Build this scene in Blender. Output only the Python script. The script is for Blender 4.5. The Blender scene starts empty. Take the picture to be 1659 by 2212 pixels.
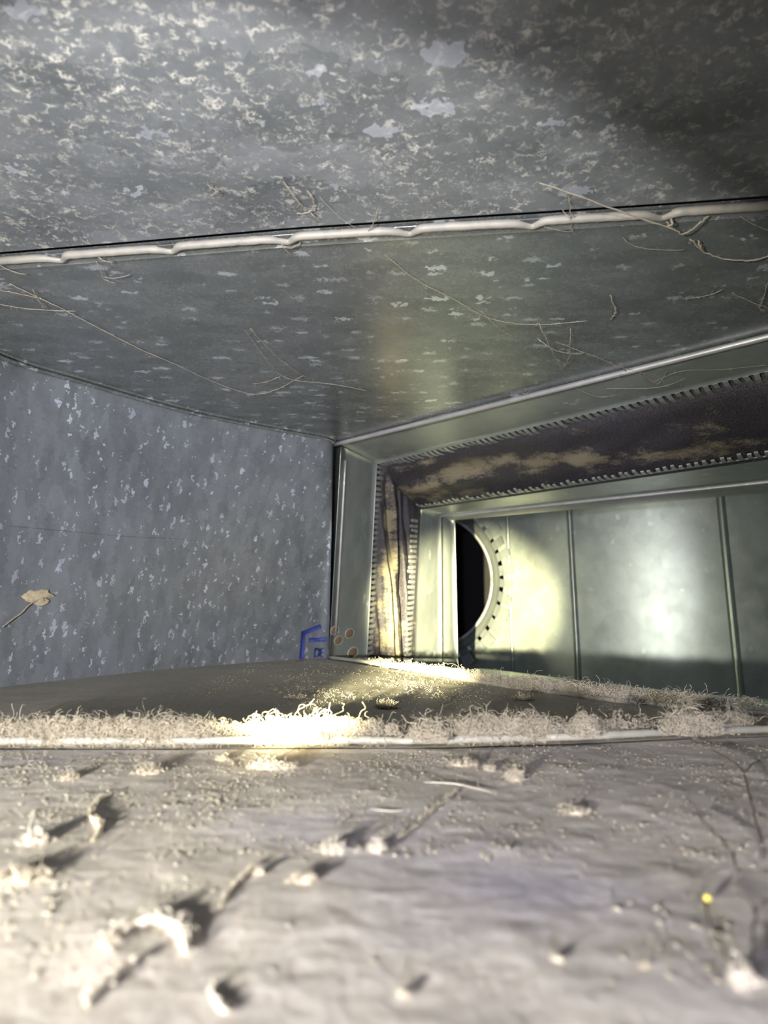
import bpy, math, random
import numpy as np
from mathutils import Vector, Matrix, noise as mnoise

# ------------------------------------------------------------------ camera, light, exposure
S = 0.27                      # one drawing unit (the height of the duct) in metres
ZC = 0.2254                   # lens height above the duct floor, units
PITCH = 0.1717
F = 1250.0; CX, CY = 829.5, 1106.0
scene = bpy.context.scene
COL = scene.collection
scene.view_settings.view_transform = 'Standard'
scene.view_settings.look = 'None'
scene.view_settings.gamma = 1
scene.view_settings.use_curve_mapping = False
scene.view_settings.exposure = 0.15

cd = bpy.data.cameras.new('camera')
cam = bpy.data.objects.new('camera', cd); COL.objects.link(cam)
cam.location = (0, 0, ZC * S)
cam.rotation_euler = (math.pi / 2 + PITCH, 0, 0)
cd.sensor_fit = 'HORIZONTAL'; cd.sensor_width = 36.0
cd.lens = F / 1659 * 36.0
cd.clip_start = 0.003; cd.clip_end = 20
cd.dof.use_dof = True; cd.dof.focus_distance = 1.6 * S; cd.dof.aperture_fstop = 13.0
scene.camera = cam

world = bpy.data.worlds.new('world'); scene.world = world; world.use_nodes = True
world.node_tree.nodes['Background'].inputs[0].default_value = (0.55, 0.6, 0.75, 1)
world.node_tree.nodes['Background'].inputs[1].default_value = 0.12

def spot(name, loc, target, watts, color, size, blend, radius):
    d = bpy.data.lights.new(name, 'SPOT'); d.energy = watts; d.color = color
    d.spot_size = math.radians(size); d.spot_blend = blend; d.shadow_soft_size = radius * S
    o = bpy.data.objects.new(name, d); COL.objects.link(o)
    o.location = [c * S for c in loc]
    o.rotation_euler = (Vector(target) - Vector(loc)).to_track_quat('-Z', 'Y').to_euler()
    return o
TORCH = (-0.50, -0.30, 0.135)
spot('torch_spill', TORCH, (-0.40, 0.70, 0.10), 8.5, (1.0, 0.985, 0.88), 93, 0.12, 0.02)
spot('torch_halo', TORCH, (0.12, 3.5, 0.02), 3.5, (1.0, 0.94, 0.62), 52, 1.0, 0.02)
spot('torch_hotspot', TORCH, (0.77, 4.8, 0.28), 430.0, (1.0, 0.92, 0.52), 15.5, 0.8, 0.02)
spot('rear_fill', (-0.30, -1.3, 0.15), (-0.20, 1.0, 0.30), 15.0, (0.86, 0.86, 1.0), 47, 0.4, 0.05)  # added fill lamp well behind the camera, for flatter falloff

# ------------------------------------------------------------------ geometry of the place
_c, _s = math.cos(PITCH), math.sin(PITCH)
def ray(px, py):
    x, y = (px - CX) / F, -(py - CY) / F
    return Vector((x, _c - y * _s, _s + y * _c))
def on(px, py, z):            # where the sight line meets the level plane z (units, floor = 0)
    d = ray(px, py); t = (z - ZC) / d.z
    return Vector((d.x * t, d.y * t, z))
def at(px, py, Y):            # where it meets the plane at distance Y
    d = ray(px, py); t = Y / d.y
    return Vector((d.x * t, Y, ZC + d.z * t))

def tag(o, label=None, cat=None, group=None, kind=None):
    if label: o['label'] = label
    if cat: o['category'] = cat
    if group: o['group'] = group
    if kind: o['kind'] = kind
    return o
def empty(name, loc):
    o = bpy.data.objects.new(name, None); COL.objects.link(o)
    o.location = Vector(loc) * S; o.empty_display_size = 0.02
    return o

class MB:
    def __init__(self): self.v = []; self.f = []
    def add(self, vs, fs):
        b = len(self.v); self.v += [tuple(p) for p in vs]; self.f += [tuple(i + b for i in f) for f in fs]
    def grid(self, P, flip=False):            # P[i][j] points
        n, m = len(P), len(P[0]); fs = []
        for i in range(n - 1):
            for j in range(m - 1):
                q = (i * m + j, (i + 1) * m + j, (i + 1) * m + j + 1, i * m + j + 1)
                fs.append(q[::-1] if flip else q)
        self.add([p for r in P for p in r], fs)
    def shell(self, P, off):                  # grid with thickness; off = vector or function(i,j)
        n, m = len(P), len(P[0])
        Q = [[Vector(P[i][j]) + (off(i, j) if callable(off) else off) for j in range(m)] for i in range(n)]
        vs = [p for r in P for p in r] + [p for r in Q for p in r]; N = n * m; fs = []
        for i in range(n - 1):
            for j in range(m - 1):
                a = (i * m + j, (i + 1) * m + j, (i + 1) * m + j + 1, i * m + j + 1)
                fs.append(a); fs.append(tuple(k + N for k in a[::-1]))
        def side(a, b): fs.append((a, b, b + N, a + N))
        for i in range(n - 1): side(i * m, (i + 1) * m); side((i + 1) * m + m - 1, i * m + m - 1)
        for j in range(m - 1): side(j + 1, j); side((n - 1) * m + j, (n - 1) * m + j + 1)
        self.add(vs, fs)
    def tube(self, path, r, sides=6, squash=None):
        path = [Vector(p) for p in path]; n = len(path)
        rr = r if hasattr(r, '__len__') else [r] * n
        up = Vector((0, 0, 1)); vs = []; fs = []; prev = None
        for i, p in enumerate(path):
            t = (path[min(i + 1, n - 1)] - path[max(i - 1, 0)])
            t = t.normalized() if t.length > 1e-9 else Vector((1, 0, 0))
            if prev is None:
                a = t.cross(up)
                if a.length < 0.05: a = t.cross(Vector((1, 0, 0)))
                a.normalize()
            else:
                a = prev - t * prev.dot(t)
                a = a.normalized() if a.length > 1e-6 else t.orthogonal().normalized()
            prev = a; b = t.cross(a)
            for k in range(sides):
                an = 2 * math.pi * k / sides
                d = a * math.cos(an) + b * math.sin(an)
                vs.append(p + d * rr[i])
        for i in range(n - 1):
            for k in range(sides):
                k2 = (k + 1) % sides
                fs.append((i * sides + k, i * sides + k2, (i + 1) * sides + k2, (i + 1) * sides + k))
        fs.append(tuple(range(sides))[::-1]); fs.append(tuple((n - 1) * sides + k for k in range(sides)))
        self.add(vs, fs)
    def build(self, name, mat, parent=None, loc=(0, 0, 0), smooth=True):
        L = Vector(loc)
        me = bpy.data.meshes.new(name)
        me.from_pydata([tuple((Vector(v) - L) * S) for v in self.v], [], self.f)
        if smooth: me.polygons.foreach_set('use_smooth', [True] * len(me.polygons))
        me.materials.append(mat); me.update()
        o = bpy.data.objects.new(name, me); COL.objects.link(o)
        if parent is None: o.location = L * S
        else:
            o.parent = parent
        return o

def interp(pts, n):           # Catmull-Rom through the given points, n samples
    pts = [Vector(p) for p in pts]; m = len(pts); out = []
    for k in range(n):
        u = k / (n - 1) * (m - 1); i = min(int(u), m - 2); t = u - i
        p0, p1, p2, p3 = pts[max(i - 1, 0)], pts[i], pts[i + 1], pts[min(i + 2, m - 1)]
        out.append(0.5 * ((2 * p1) + (p2 - p0) * t + (2 * p0 - 5 * p1 + 4 * p2 - p3) * t * t + (3 * p1 - p0 - 3 * p2 + p3) * t ** 3))
    return out
def lin(xs, ys):
    return lambda x: float(np.interp(x, xs, ys))
def lerp(a, b, t): return Vector(a) * (1 - t) + Vector(b) * t
def n3(x, y, z=0.0, sc=1.0): return mnoise.noise(Vector((x * sc, y * sc, z)))

# ------------------------------------------------------------------ materials
def mat(name):
    m = bpy.data.materials.new(name); m.use_nodes = True
    return m, m.node_tree, m.node_tree.nodes['Principled BSDF']
def nd(nt, t, **kw):
    n = nt.nodes.new(t)
    for k, v in kw.items():
        if k in n.inputs: n.inputs[k].default_value = v
        else: setattr(n, k, v)
    return n
def ramp(nt, fac, stops):
    r = nt.nodes.new('ShaderNodeValToRGB'); e = r.color_ramp.elements
    while len(e) < len(stops): e.new(0.5)
    for k, (p, c) in enumerate(stops):
        e[k].position = p; e[k].color = c if len(c) == 4 else (*c, 1)
    nt.links.new(fac, r.inputs[0]); return r.outputs[0]
def mixc(nt, fac, a, b, mode='MIX'):
    m = nt.nodes.new('ShaderNodeMix'); m.data_type = 'RGBA'; m.blend_type = mode
    for sock, v in ((m.inputs[0], fac), (m.inputs[6], a), (m.inputs[7], b)):
        if hasattr(v, 'is_linked'): nt.links.new(v, sock)
        else: sock.default_value = v if not isinstance(v, tuple) or len(v) == 4 else (*v, 1)
    return m.outputs[2]
def math_(nt, op, a, b=None, c=None):
    m = nt.nodes.new('ShaderNodeMath'); m.operation = op
    for i, v in enumerate((a, b, c)):
        if v is None: continue
        if hasattr(v, 'is_linked'): nt.links.new(v, m.inputs[i])
        else: m.inputs[i].default_value = v
    return m.outputs[0]
def bump(nt, h, strength, dist):
    b = nt.nodes.new('ShaderNodeBump'); b.inputs['Strength'].default_value = strength; b.inputs['Distance'].default_value = dist
    nt.links.new(h, b.inputs['Height']); return b.outputs[0]
def coords(nt, scale=(1, 1, 1), warp=0.0, wscale=60):
    tc = nt.nodes.new('ShaderNodeTexCoord'); out = tc.outputs['Object']
    if warp:
        nz = nd(nt, 'ShaderNodeTexNoise', Scale=wscale, Detail=2.0); nt.links.new(out, nz.inputs['Vector'])
        sub = nt.nodes.new('ShaderNodeVectorMath'); sub.operation = 'SUBTRACT'; nt.links.new(nz.outputs['Color'], sub.inputs[0]); sub.inputs[1].default_value = (.5, .5, .5)
        sc = nt.nodes.new('ShaderNodeVectorMath'); sc.operation = 'SCALE'; nt.links.new(sub.outputs[0], sc.inputs[0]); sc.inputs['Scale'].default_value = warp
        ad = nt.nodes.new('ShaderNodeVectorMath'); ad.operation = 'ADD'; nt.links.new(out, ad.inputs[0]); nt.links.new(sc.outputs[0], ad.inputs[1]); out = ad.outputs[0]
    mp = nt.nodes.new('ShaderNodeMapping'); mp.inputs['Scale'].default_value = scale
    nt.links.new(out, mp.inputs['Vector']); return mp.outputs[0]

def galvanised(name, dark, light, fleck, stretch=(1, 1, 1), cell=110, amount=0.06, metallic=0.75, rough=0.38,
               dust=0.0, dustcol=(.42, .38, .32), mottle=1.0, speckle=0.0, sscale=320.0, aniso=0.0):
    m, nt, b = mat(name); L = nt.links.new
    co = coords(nt, stretch, 0.010, 260)
    v1 = nd(nt, 'ShaderNodeTexVoronoi', Scale=cell); L(co, v1.inputs['Vector'])
    sep = nt.nodes.new('ShaderNodeSeparateColor'); L(v1.outputs['Color'], sep.inputs[0])
    pick = math_(nt, 'GREATER_THAN', sep.outputs[0], 1 - amount * 3)
    size = math_(nt, 'MULTIPLY', sep.outputs[1], 0.42)
    shape = math_(nt, 'LESS_THAN', v1.outputs['Distance'], size)
    fl = math_(nt, 'MULTIPLY', pick, shape)
    fl = math_(nt, 'MULTIPLY', fl, math_(nt, 'MULTIPLY_ADD', sep.outputs[2], 0.45, 0.55))
    v2 = nd(nt, 'ShaderNodeTexVoronoi', Scale=cell * 0.55); L(co, v2.inputs['Vector'])
    s2 = nt.nodes.new('ShaderNodeSeparateColor'); L(v2.outputs['Color'], s2.inputs[0])
    nz = nd(nt, 'ShaderNodeTexNoise', Scale=cell * 0.45, Detail=6.0, Roughness=0.65); L(co, nz.inputs['Vector'])
    nl = nd(nt, 'ShaderNodeTexNoise', Scale=7.0, Detail=3.0); L(coords(nt), nl.inputs['Vector'])
    t = math_(nt, 'MULTIPLY_ADD', s2.outputs[0], 0.22 * mottle, math_(nt, 'MULTIPLY', nz.outputs[0], 0.8))
    t = math_(nt, 'MULTIPLY_ADD', nl.outputs[0], 0.35, math_(nt, 'SUBTRACT', t, 0.17))
    base = ramp(nt, t, [(0.22, dark), (0.78, light)])
    colr = mixc(nt, fl, base, fleck)
    rgh = math_(nt, 'MULTIPLY_ADD', nz.outputs[0], 0.22, rough - 0.1)
    met = metallic
    if speckle:
        vs = nd(nt, 'ShaderNodeTexNoise', Scale=sscale, Detail=5.0, Roughness=0.7); L(co, vs.inputs['Vector'])
        ar = ramp(nt, vs.outputs[0], [(0.53, (0, 0, 0)), (0.66, (1, 1, 1))])
        area = ramp(nt, nl.outputs[0], [(0.30, (.35, .35, .35)), (0.62, (1, 1, 1))])
        sp = math_(nt, 'MULTIPLY', math_(nt, 'MULTIPLY', ar, area), speckle)
        colr = mixc(nt, sp, colr, dustcol)
        met = math_(nt, 'MULTIPLY_ADD', sp, -metallic, metallic); rgh = math_(nt, 'MULTIPLY_ADD', sp, 0.4, rgh)
    if dust:
        dn = nd(nt, 'ShaderNodeTexNoise', Scale=160.0, Detail=8.0, Roughness=0.7); L(coords(nt), dn.inputs['Vector'])
        df = ramp(nt, dn.outputs[0], [(0.62 - dust * 0.5, (0, 0, 0)), (0.72, (1, 1, 1))])
        df = math_(nt, 'MULTIPLY', df, 0.75)
        colr = mixc(nt, df, colr, dustcol); met = math_(nt, 'MULTIPLY', math_(nt, 'SUBTRACT', 1.0, df), metallic)
    L(colr, b.inputs['Base Color']); L(rgh, b.inputs['Roughness'])
    if hasattr(met, 'is_linked'): L(met, b.inputs['Metallic'])
    else: b.inputs['Metallic'].default_value = met
    L(bump(nt, nz.outputs[0], 0.10, 0.0006), b.inputs['Normal'])
    if aniso:
        b.inputs['Anisotropic'].default_value = aniso; b.inputs['Anisotropic Rotation'].default_value = 0.25
        tn = nt.nodes.new('ShaderNodeTangent'); tn.direction_type = 'RADIAL'; tn.axis = 'Z'; L(tn.outputs[0], b.inputs['Tangent'])
    return m
M = {}
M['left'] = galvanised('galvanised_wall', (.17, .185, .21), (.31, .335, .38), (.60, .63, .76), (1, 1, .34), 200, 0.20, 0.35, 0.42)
M['near_ceiling'] = galvanised('dusty_galvanised_near', (.13, .145, .16), (.33, .35, .39), (.44, .47, .56), (.5, 1, 1), 80, 0.055, 0.4, 0.45,
                               dustcol=(.68, .66, .615), speckle=0.88, sscale=260)
M['elbow_ceiling'] = galvanised('galvanised_ceiling', (.22, .24, .25), (.38, .40, .42), (.80, .84, .94), (.38, 1, 1), 140, 0.2, 0.62, 0.25,
                                dustcol=(.46, .44, .40), speckle=0.22)
M['band'] = galvanised('galvanised_band', (.34, .37, .38), (.50, .54, .54), (.7, .74, .78), (1, 1, .5), 100, 0.03, 0.5, 0.34)
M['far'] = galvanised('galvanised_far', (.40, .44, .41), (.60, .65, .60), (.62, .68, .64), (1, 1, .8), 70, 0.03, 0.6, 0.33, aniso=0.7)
M['hem'] = galvanised('dusty_hem', (.30, .29, .28), (.42, .40, .37), (.5, .48, .46), (1, 1, 1), 140, 0.02, 0.2, 0.6, dust=0.35, dustcol=(.42, .37, .30))
M['cleat'] = galvanised('cleat_steel', (.42, .42, .44), (.58, .57, .58), (.7, .7, .74), (1, 1, 1), 140, 0.02, 0.45, 0.42, dust=0.12, dustcol=(.55, .5, .45))
M['tooth'] = galvanised('crimped_steel', (.42, .45, .44), (.58, .60, .58), (.7, .7, .7), (1, 1, 1), 140, 0.0, 0.5, 0.40)

def plain(name, col, rough=0.8, metallic=0.0, var=0.25, scale=120, bumpd=0.0006):
    m, nt, b = mat(name); L = nt.links.new
    nz = nd(nt, 'ShaderNodeTexNoise', Scale=scale, Detail=5.0, Roughness=0.65); L(coords(nt), nz.inputs['Vector'])
    c = ramp(nt, nz.outputs[0], [(0.25, tuple(x * (1 - var) for x in col)), (0.75, tuple(min(1, x * (1 + var)) for x in col))])
    L(c, b.inputs['Base Color']); b.inputs['Roughness'].default_value = rough; b.inputs['Metallic'].default_value = metallic
    L(bump(nt, nz.outputs[0], 0.3, bumpd), b.inputs['Normal'])
    return m
M['lint'] = plain('lint_fibre', (.52, .46, .38), 0.95, 0, 0.2)
M['pale_lint'] = plain('pale_lint', (.58, .53, .47), 0.95, 0, 0.25)
M['strand'] = plain('dusty_strand', (.36, .32, .26), 0.95, 0, 0.3)
M['hair'] = plain('dark_line', (.14, .12, .11), 0.7, 0, 0.2)  # dark tone also stands for hair shadows and the wall scratch
M['crumb'] = plain('yellow_crumb', (.72, .58, .12), 0.7)
M['ink'] = plain('blue_ink', (.05, .07, .34), 0.6, 0, 0.35, 300)
M['rust'] = plain('brown_plug', (.24, .16, .10), 0.8, 0, 0.35, 300)
M['ring'] = plain('pale_ring', (.55, .54, .50), 0.6, 0.1)
M['debris'] = plain('tan_debris', (.50, .41, .28), 0.95, 0, 0.3, 300)
M['black'] = plain('shade_black', (.03, .03, .03), 0.9)  # black painted in for the shade inside the pipe and open gaps

def dust_floor(name, a, bcol, sheen_tint):
    m, nt, b = mat(name); L = nt.links.new
    co = coords(nt)
    n1 = nd(nt, 'ShaderNodeTexNoise', Scale=9.0, Detail=5.0, Roughness=0.6); L(co, n1.inputs['Vector'])
    n2 = nd(nt, 'ShaderNodeTexNoise', Scale=240.0, Detail=6.0, Roughness=0.7); L(co, n2.inputs['Vector'])
    n3_ = nd(nt, 'ShaderNodeTexNoise', Scale=5.0, Detail=3.0); L(coords(nt, (1, 2.0, 1)), n3_.inputs['Vector'])
    c = ramp(nt, n1.outputs[0], [(0.3, a), (0.7, bcol)])
    c = mixc(nt, ramp(nt, n3_.outputs[0], [(0.50, (0, 0, 0)), (0.66, (.75, .75, .75))]), c, sheen_tint)  # patches paint a violet sheen into the near floor colour
    c = mixc(nt, 0.35, c, ramp(nt, n2.outputs[0], [(0.3, (.25, .25, .25)), (0.7, (.8, .8, .8))]), 'OVERLAY')
    L(c, b.inputs['Base Color']); b.inputs['Roughness'].default_value = 0.92
    b.inputs['Specular IOR Level'].default_value = 0.2
    h = math_(nt, 'MULTIPLY_ADD', n2.outputs[0], 0.6, n1.outputs[0])
    L(bump(nt, h, 0.55, 0.0012), b.inputs['Normal'])
    return m
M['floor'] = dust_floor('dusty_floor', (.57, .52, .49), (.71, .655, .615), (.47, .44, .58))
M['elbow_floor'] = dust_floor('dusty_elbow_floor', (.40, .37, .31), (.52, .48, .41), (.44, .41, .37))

def fabric():
    m, nt, b = mat('black_woven_fabric'); L = nt.links.new
    co = coords(nt)
    w = nd(nt, 'ShaderNodeTexVoronoi', Scale=800.0); L(coords(nt, (1, 1, 1), 0.004, 40), w.inputs['Vector'])
    n1 = nd(nt, 'ShaderNodeTexNoise', Scale=22.0, Detail=6.0, Roughness=0.72); L(coords(nt, (.6, .6, 1.6)), n1.inputs['Vector'])
    n2 = nd(nt, 'ShaderNodeTexNoise', Scale=330.0, Detail=4.0, Roughness=0.7); L(co, n2.inputs['Vector'])
    f = math_(nt, 'MULTIPLY_ADD', n2.outputs[0], 0.5, math_(nt, 'MULTIPLY_ADD', n1.outputs[0], 1.9, -0.45))
    at_ = nt.nodes.new('ShaderNodeAttribute'); at_.attribute_name = 'dust'  # dust cover, lowered beside the teeth to paint shade
    f = math_(nt, 'ADD', f, at_.outputs['Fac'])
    d = ramp(nt, f, [(0.74, (0, 0, 0)), (0.98, (1, 1, 1))])
    d = math_(nt, 'MULTIPLY', d, 0.85)
    base = ramp(nt, w.outputs['Distance'], [(0.0, (.13, .115, .14)), (0.6, (.04, .036, .046))])
    L(mixc(nt, d, base, (.34, .29, .20)), b.inputs['Base Color'])
    L(math_(nt, 'MULTIPLY_ADD', d, 0.4, 0.5), b.inputs['Roughness'])
    L(bump(nt, math_(nt, 'MULTIPLY_ADD', n2.outputs[0], 0.5, w.outputs['Distance']), 0.5, 0.001), b.inputs['Normal'])
    return m
M['fabric'] = fabric()

# ------------------------------------------------------------------ plan curves of the two seams and of the heel wall
s1t = [on(*p, 1.0) for p in ((0, 552), (365, 522), (620, 500), (890, 482), (1160, 465), (1450, 446), (1659, 431))]
s1b = [on(*p, 0.0) for p in ((0, 1617), (400, 1617), (650, 1615), (955, 1615), (1245, 1607), (1480, 1595), (1659, 1590))]
s2t = [on(*p, 1.0) for p in ((725, 957), (950, 904), (1200, 841), (1400, 790), (1659, 723))]
s2b = [on(*p, 0.0) for p in ((710, 1425), (889, 1453), (1100, 1486), (1295, 1513), (1659, 1547))]
XL, XR, YB = -1.27, 1.42, -2.0
def fn(pts, left, right):
    xs = [p.x for p in pts]; ys = [p.y for p in pts]
    if left: xs = [left[0]] + xs; ys = [left[1]] + ys
    if right: xs = xs + [right[0]]; ys = ys + [right[1]]
    return lin(xs, ys)
S1T = fn(s1t, (XL - .05, 1.21), (1.5, .90)); S1B = fn(s1b, (XL - .05, 1.03), (1.5, 1.16))
S2T = fn(s2t, None, (1.6, 1.06)); S2B = fn(s2b, None, (1.5, .93))
heel_top = interp([(XL, YB, 1), (XL, .2, 1), (XL, 1.25, 1)] + [on(*p, 1.0) for p in ((0, 768), (180, 825), (400, 887), (560, 920), (700, 946))] + [tuple(s2t[0] + Vector((-.012, .01, 0)))], 90)
heel_bot = interp([(XL, YB, 0), (XL, .3, 0), (XL, 1.35, 0)] + [on(*p, 0.0) for p in ((0, 1485), (200, 1462), (400, 1442), (560, 1430), (690, 1422))] + [tuple(s2b[0])], 90)
def far_edge(heel, s2, x0):   # far edge y(x) of the elbow panels: heel curve, then seam
    hx = [p.x for p in heel if p.y > 1.24]; hy = [p.y for p in heel if p.y > 1.24]
    h = lin(hx, hy)
    return lambda x: h(x) if x < x0 else s2(x)
topT = far_edge(heel_top, S2T, s2t[0].x); topB = far_edge(heel_bot, S2B, s2b[0].x)

# ------------------------------------------------------------------ large structure
def relief(x, y):             # settled dust, units
    return 0.003 * n3(x, y, 1.3, 5) + 0.002 * max(0, n3(x, y, 4.1, 14)) + 0.0012 * max(0, n3(x, y, 7.7, 34)) + 0.0005 * n3(x, y, 2.2, 70)
xs = np.linspace(XL, XR, 300)
P = []
for x in xs:
    y1 = S1B(x) - 0.010; row = []
    ts = np.concatenate([np.linspace(YB, 0.2, 8)[:-1], np.linspace(0.2, y1, 230)])
    for y in ts:
        e = min(1, (y1 - y) / 0.02)
        row.append((x, y, relief(x, y) * e))
    P.append(row)
mb = MB(); mb.grid(P)
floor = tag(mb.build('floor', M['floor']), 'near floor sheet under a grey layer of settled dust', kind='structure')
def elbow_panel(S1, far, z, gap, n=150, m=110, rel=None):
    P = []
    for x in np.linspace(XL, 1.36, n):
        y0, y1 = S1(x) + gap, far(x)
        if y1 < y0 + 0.002: y1 = y0 + 0.002
        P.append([(x, y0 + (y1 - y0) * t, z + (rel(x, y0 + (y1 - y0) * t) * min(1, (1 - t) * 8) if rel else 0)) for t in np.linspace(0, 1, m)])
    return P
mb = MB(); mb.grid(elbow_panel(S1B, topB, 0.0, 0.0, 170, 130, lambda x, y: 0.7 * relief(x, y) * min(1, max(0, (x - XL) * 9))))
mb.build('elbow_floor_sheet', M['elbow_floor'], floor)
mb = MB(); mb.grid([[(x, S1B(x) - .03, -.022), (x, S1B(x) + .03, -.022)] for x in np.linspace(XL, XR, 40)]); mb.build('seam_shade', M['black'], floor)  # black strip paints the shade in the open floor seam
# lower sheet the connector steps down to, behind the far floor edge
mb = MB(); mb.grid([[(x, S2B(x) + .015, -.0), (x, S2B(x) + .02, -.16), (x + 1.0, S2B(x) + 1.5, -.18)] for x in np.linspace(-.30, 1.45, 20)])
mb.build('lower_floor_sheet', M['far'], floor)

P = [[(x, YB + (S1T(x) - .011 - YB) * t, 1.0 + 0.004 * n3(x, YB + 3 * t, 0, 2)) for t in np.linspace(0, 1, 40)] for x in np.linspace(XL, XR, 40)]
for r in P: r[-1] = (r[-1][0], r[-1][1], 1.0)
mb = MB(); mb.grid(P, True)
ceiling = tag(mb.build('ceiling', M['near_ceiling']), 'near ceiling sheet, galvanised and mottled with dust', kind='structure')
mb = MB(); mb.grid(elbow_panel(S1T, topT, 1.006, 0.004, 60, 40), True); mb.build('elbow_ceiling_sheet', M['elbow_ceiling'], ceiling)
mb = MB(); mb.grid([[(x, S1T(x) - .04, 1.03), (x, S1T(x) + .04, 1.03)] for x in np.linspace(XL, XR, 40)]); mb.build('seam_shade', M['black'], ceiling)  # black strip gives the ceiling gap its painted shade

# left (heel) wall
mb = MB(); mb.grid([[lerp(a, b, t) for t in np.linspace(-.01, 1.01, 14)] for a, b in zip(heel_top, heel_bot)])
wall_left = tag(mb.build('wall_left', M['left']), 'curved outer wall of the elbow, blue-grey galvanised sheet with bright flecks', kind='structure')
mb = MB(); mb.tube([p + Vector((.004, -.006, -.006)) for p in heel_top[25:]], .0075, 6); mb.tube([p + Vector((.012, -.022, .003)) for p in heel_top[25:]], .005, 6)
mb.build('corner_seam', M['elbow_ceiling'], wall_left)
# right (throat) wall, outside the frame
mb = MB(); mb.shell([[(1.40, YB, z), (1.40, .96, z), (2.6, 1.9, z)] for z in (0, 1.0)], Vector((.02, 0, 0)))
tag(mb.build('wall_right', M['left']), 'inner wall of the elbow', kind='structure')

# ------------------------------------------------------------------ lapped hems
notch_t = [on(x, y, 1.0).x for x, y in ((125, 547), (365, 522), (622, 503), (890, 485), (1160, 466), (1448, 447))]
def hem_path(S1, z, notches, amp, side, a, b, n=420):
    pts = []; rr = []
    for x in np.linspace(a, b, n):
        d = 0
        for q in notches:
            u = x - q
            if u <= 0: d = max(d, math.exp(-(u / .030) ** 2))
            else: d = max(d, math.exp(-(u / .012) ** 2))
        nxt = min([q - x for q in notches if q > x] or [.2])
        creep = 0.35 * max(0, 1 - nxt / .2)
        pts.append(Vector((x, S1(x) + .012 + amp * (d + creep * .4), z + side * (-.004 + .003 * d) + .0008 * n3(x, 0, z, 40))))
        rr.append((.0088 if side > 0 else .0070) * (1 - .18 * d) + .0009 * n3(x, 3, z, 60))
    return pts, rr
mb = MB(); p, r = hem_path(S1T, 1.0, notch_t, .017, 1, XL + .3, XR - .02); mb.tube(p, r, 8)
hem_c = tag(mb.build('lapped_hem', M['hem'], ceiling), 'dust-covered rolled hem with crimped notches along the ceiling seam')
mb = MB(); mb.shell([[(x, S1T(x) + .012, .9985), (x, S1T(x) + .052, 1.0005)] for x in np.linspace(XL, XR - .03, 60)], Vector((0, 0, .004)))
mb.build('hem_flange', M['elbow_ceiling'], hem_c)
notch_b = [on(x, y, 0).x for x, y in ((105, 1617), (350, 1617), (590, 1615), (870, 1615), (1180, 1609), (1460, 1597))]
mb = MB(); p, r = hem_path(S1B, .006, notch_b, .006, -1, XL + .3, XR - .02); mb.tube(p, r, 8)
hem_f = tag(mb.build('lapped_hem', M['hem'], floor), 'rolled hem of the floor seam, half buried in lint')
# ceiling drive cleat along the far seam
a, b_ = s2t[0], s2t[-1]
mb = MB(); mb.tube([lerp(a, b_, t) + Vector((0, 0, -.006)) for t in np.linspace(-.004, 1.25, 30)], .0105, 8)
mb.build('drive_cleat', M['cleat'], ceiling)
# far floor hem
mb = MB(); mb.tube([Vector((x, S2B(x) - .004, .004 + .012 * max(0, 1 - abs(x + .1) / .5))) for x in np.linspace(s2b[0].x, 1.4, 60)], .0075, 8)
mb.build('far_floor_hem', M['hem'], floor)

# ------------------------------------------------------------------ flexible connector
Z2 = 0.8254
A1, A1r = on(815, 1002, 1.0), on(1659, 802, 1.0)
B1 = at(793, 1436, 3.15); B1x = B1 + (B1 - A1) * .15
A2, A2r = on(904, 1097, Z2), on(1659, 986, Z2)
C2, C2r = on(952, 1113, Z2), on(1659, 1038, Z2)
D2, D2r = on(981, 1122, Z2), on(1659, 1063, Z2)
def bott(top, px, py, dY=.10): 
    q = at(px, py, top.y + dY); return q + (q - top) * .18
B2 = bott(A2, 888, 1440); E2 = bott(C2, 954, 1447); G2 = bott(D2, 988, 1450)
K1 = at(738, 964, 2.61); K1b = at(712, 1424, 2.90); K1b = K1b + (K1b - K1) * .12
conn = empty('flexible_connector', (0.2, 2.6, 0))
tag(conn, 'flexible duct connector of black dusty fabric crimped between two toothed steel bands', 'connector')
CL = conn.location / S
def ext(a, b, t): return lerp(a, b, t)
def strip(name, material, parent, loc, a0, a1, b0, b1, bulge=0.0, bdir=Vector((0, 0, 0)), smax=1.0, n=24, m=7, th=Vector((0, 0, .005))):
    P = []
    for s in np.linspace(0, smax, n):
        pa, pb = lerp(a0, a1, s), lerp(b0, b1, s)
        P.append([lerp(pa, pb, t) + bdir * (bulge * math.sin(math.pi * t)) for t in np.linspace(0, 1, m)])
    mb = MB(); mb.shell(P, th); return mb.build(name, material, parent, loc)
outL = Vector((-.004, .004, 0))
near = strip('near_band', M['band'], conn, CL, s2t[0] + Vector((.006, .01, .002)), s2t[-1] + Vector((.01, .012, .002)), A1, A1r, smax=1.25)
tag(near, 'steel band on the elbow side')
nl = strip('near_side_band', M['band'], conn, CL, K1, K1b, A1, B1x, th=outL)
tag(nl, 'upright steel band with four brown plugs near its foot')
mb = MB(); mb.tube([lerp(lerp(K1, K1b, t), lerp(A1, B1x, t), .10) + Vector((.003, -.004, 0)) for t in np.linspace(.05, .78, 12)], .0065, 8); mb.build('folded_edge', M['cleat'], nl, CL)
mb = MB(); mb.tube([lerp(A1, B1x, t) + Vector((-.004, -.005, 0)) for t in np.linspace(0, 1, 12)], .0045, 6); mb.build('rolled_edge', M['cleat'], nl, CL)
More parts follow.
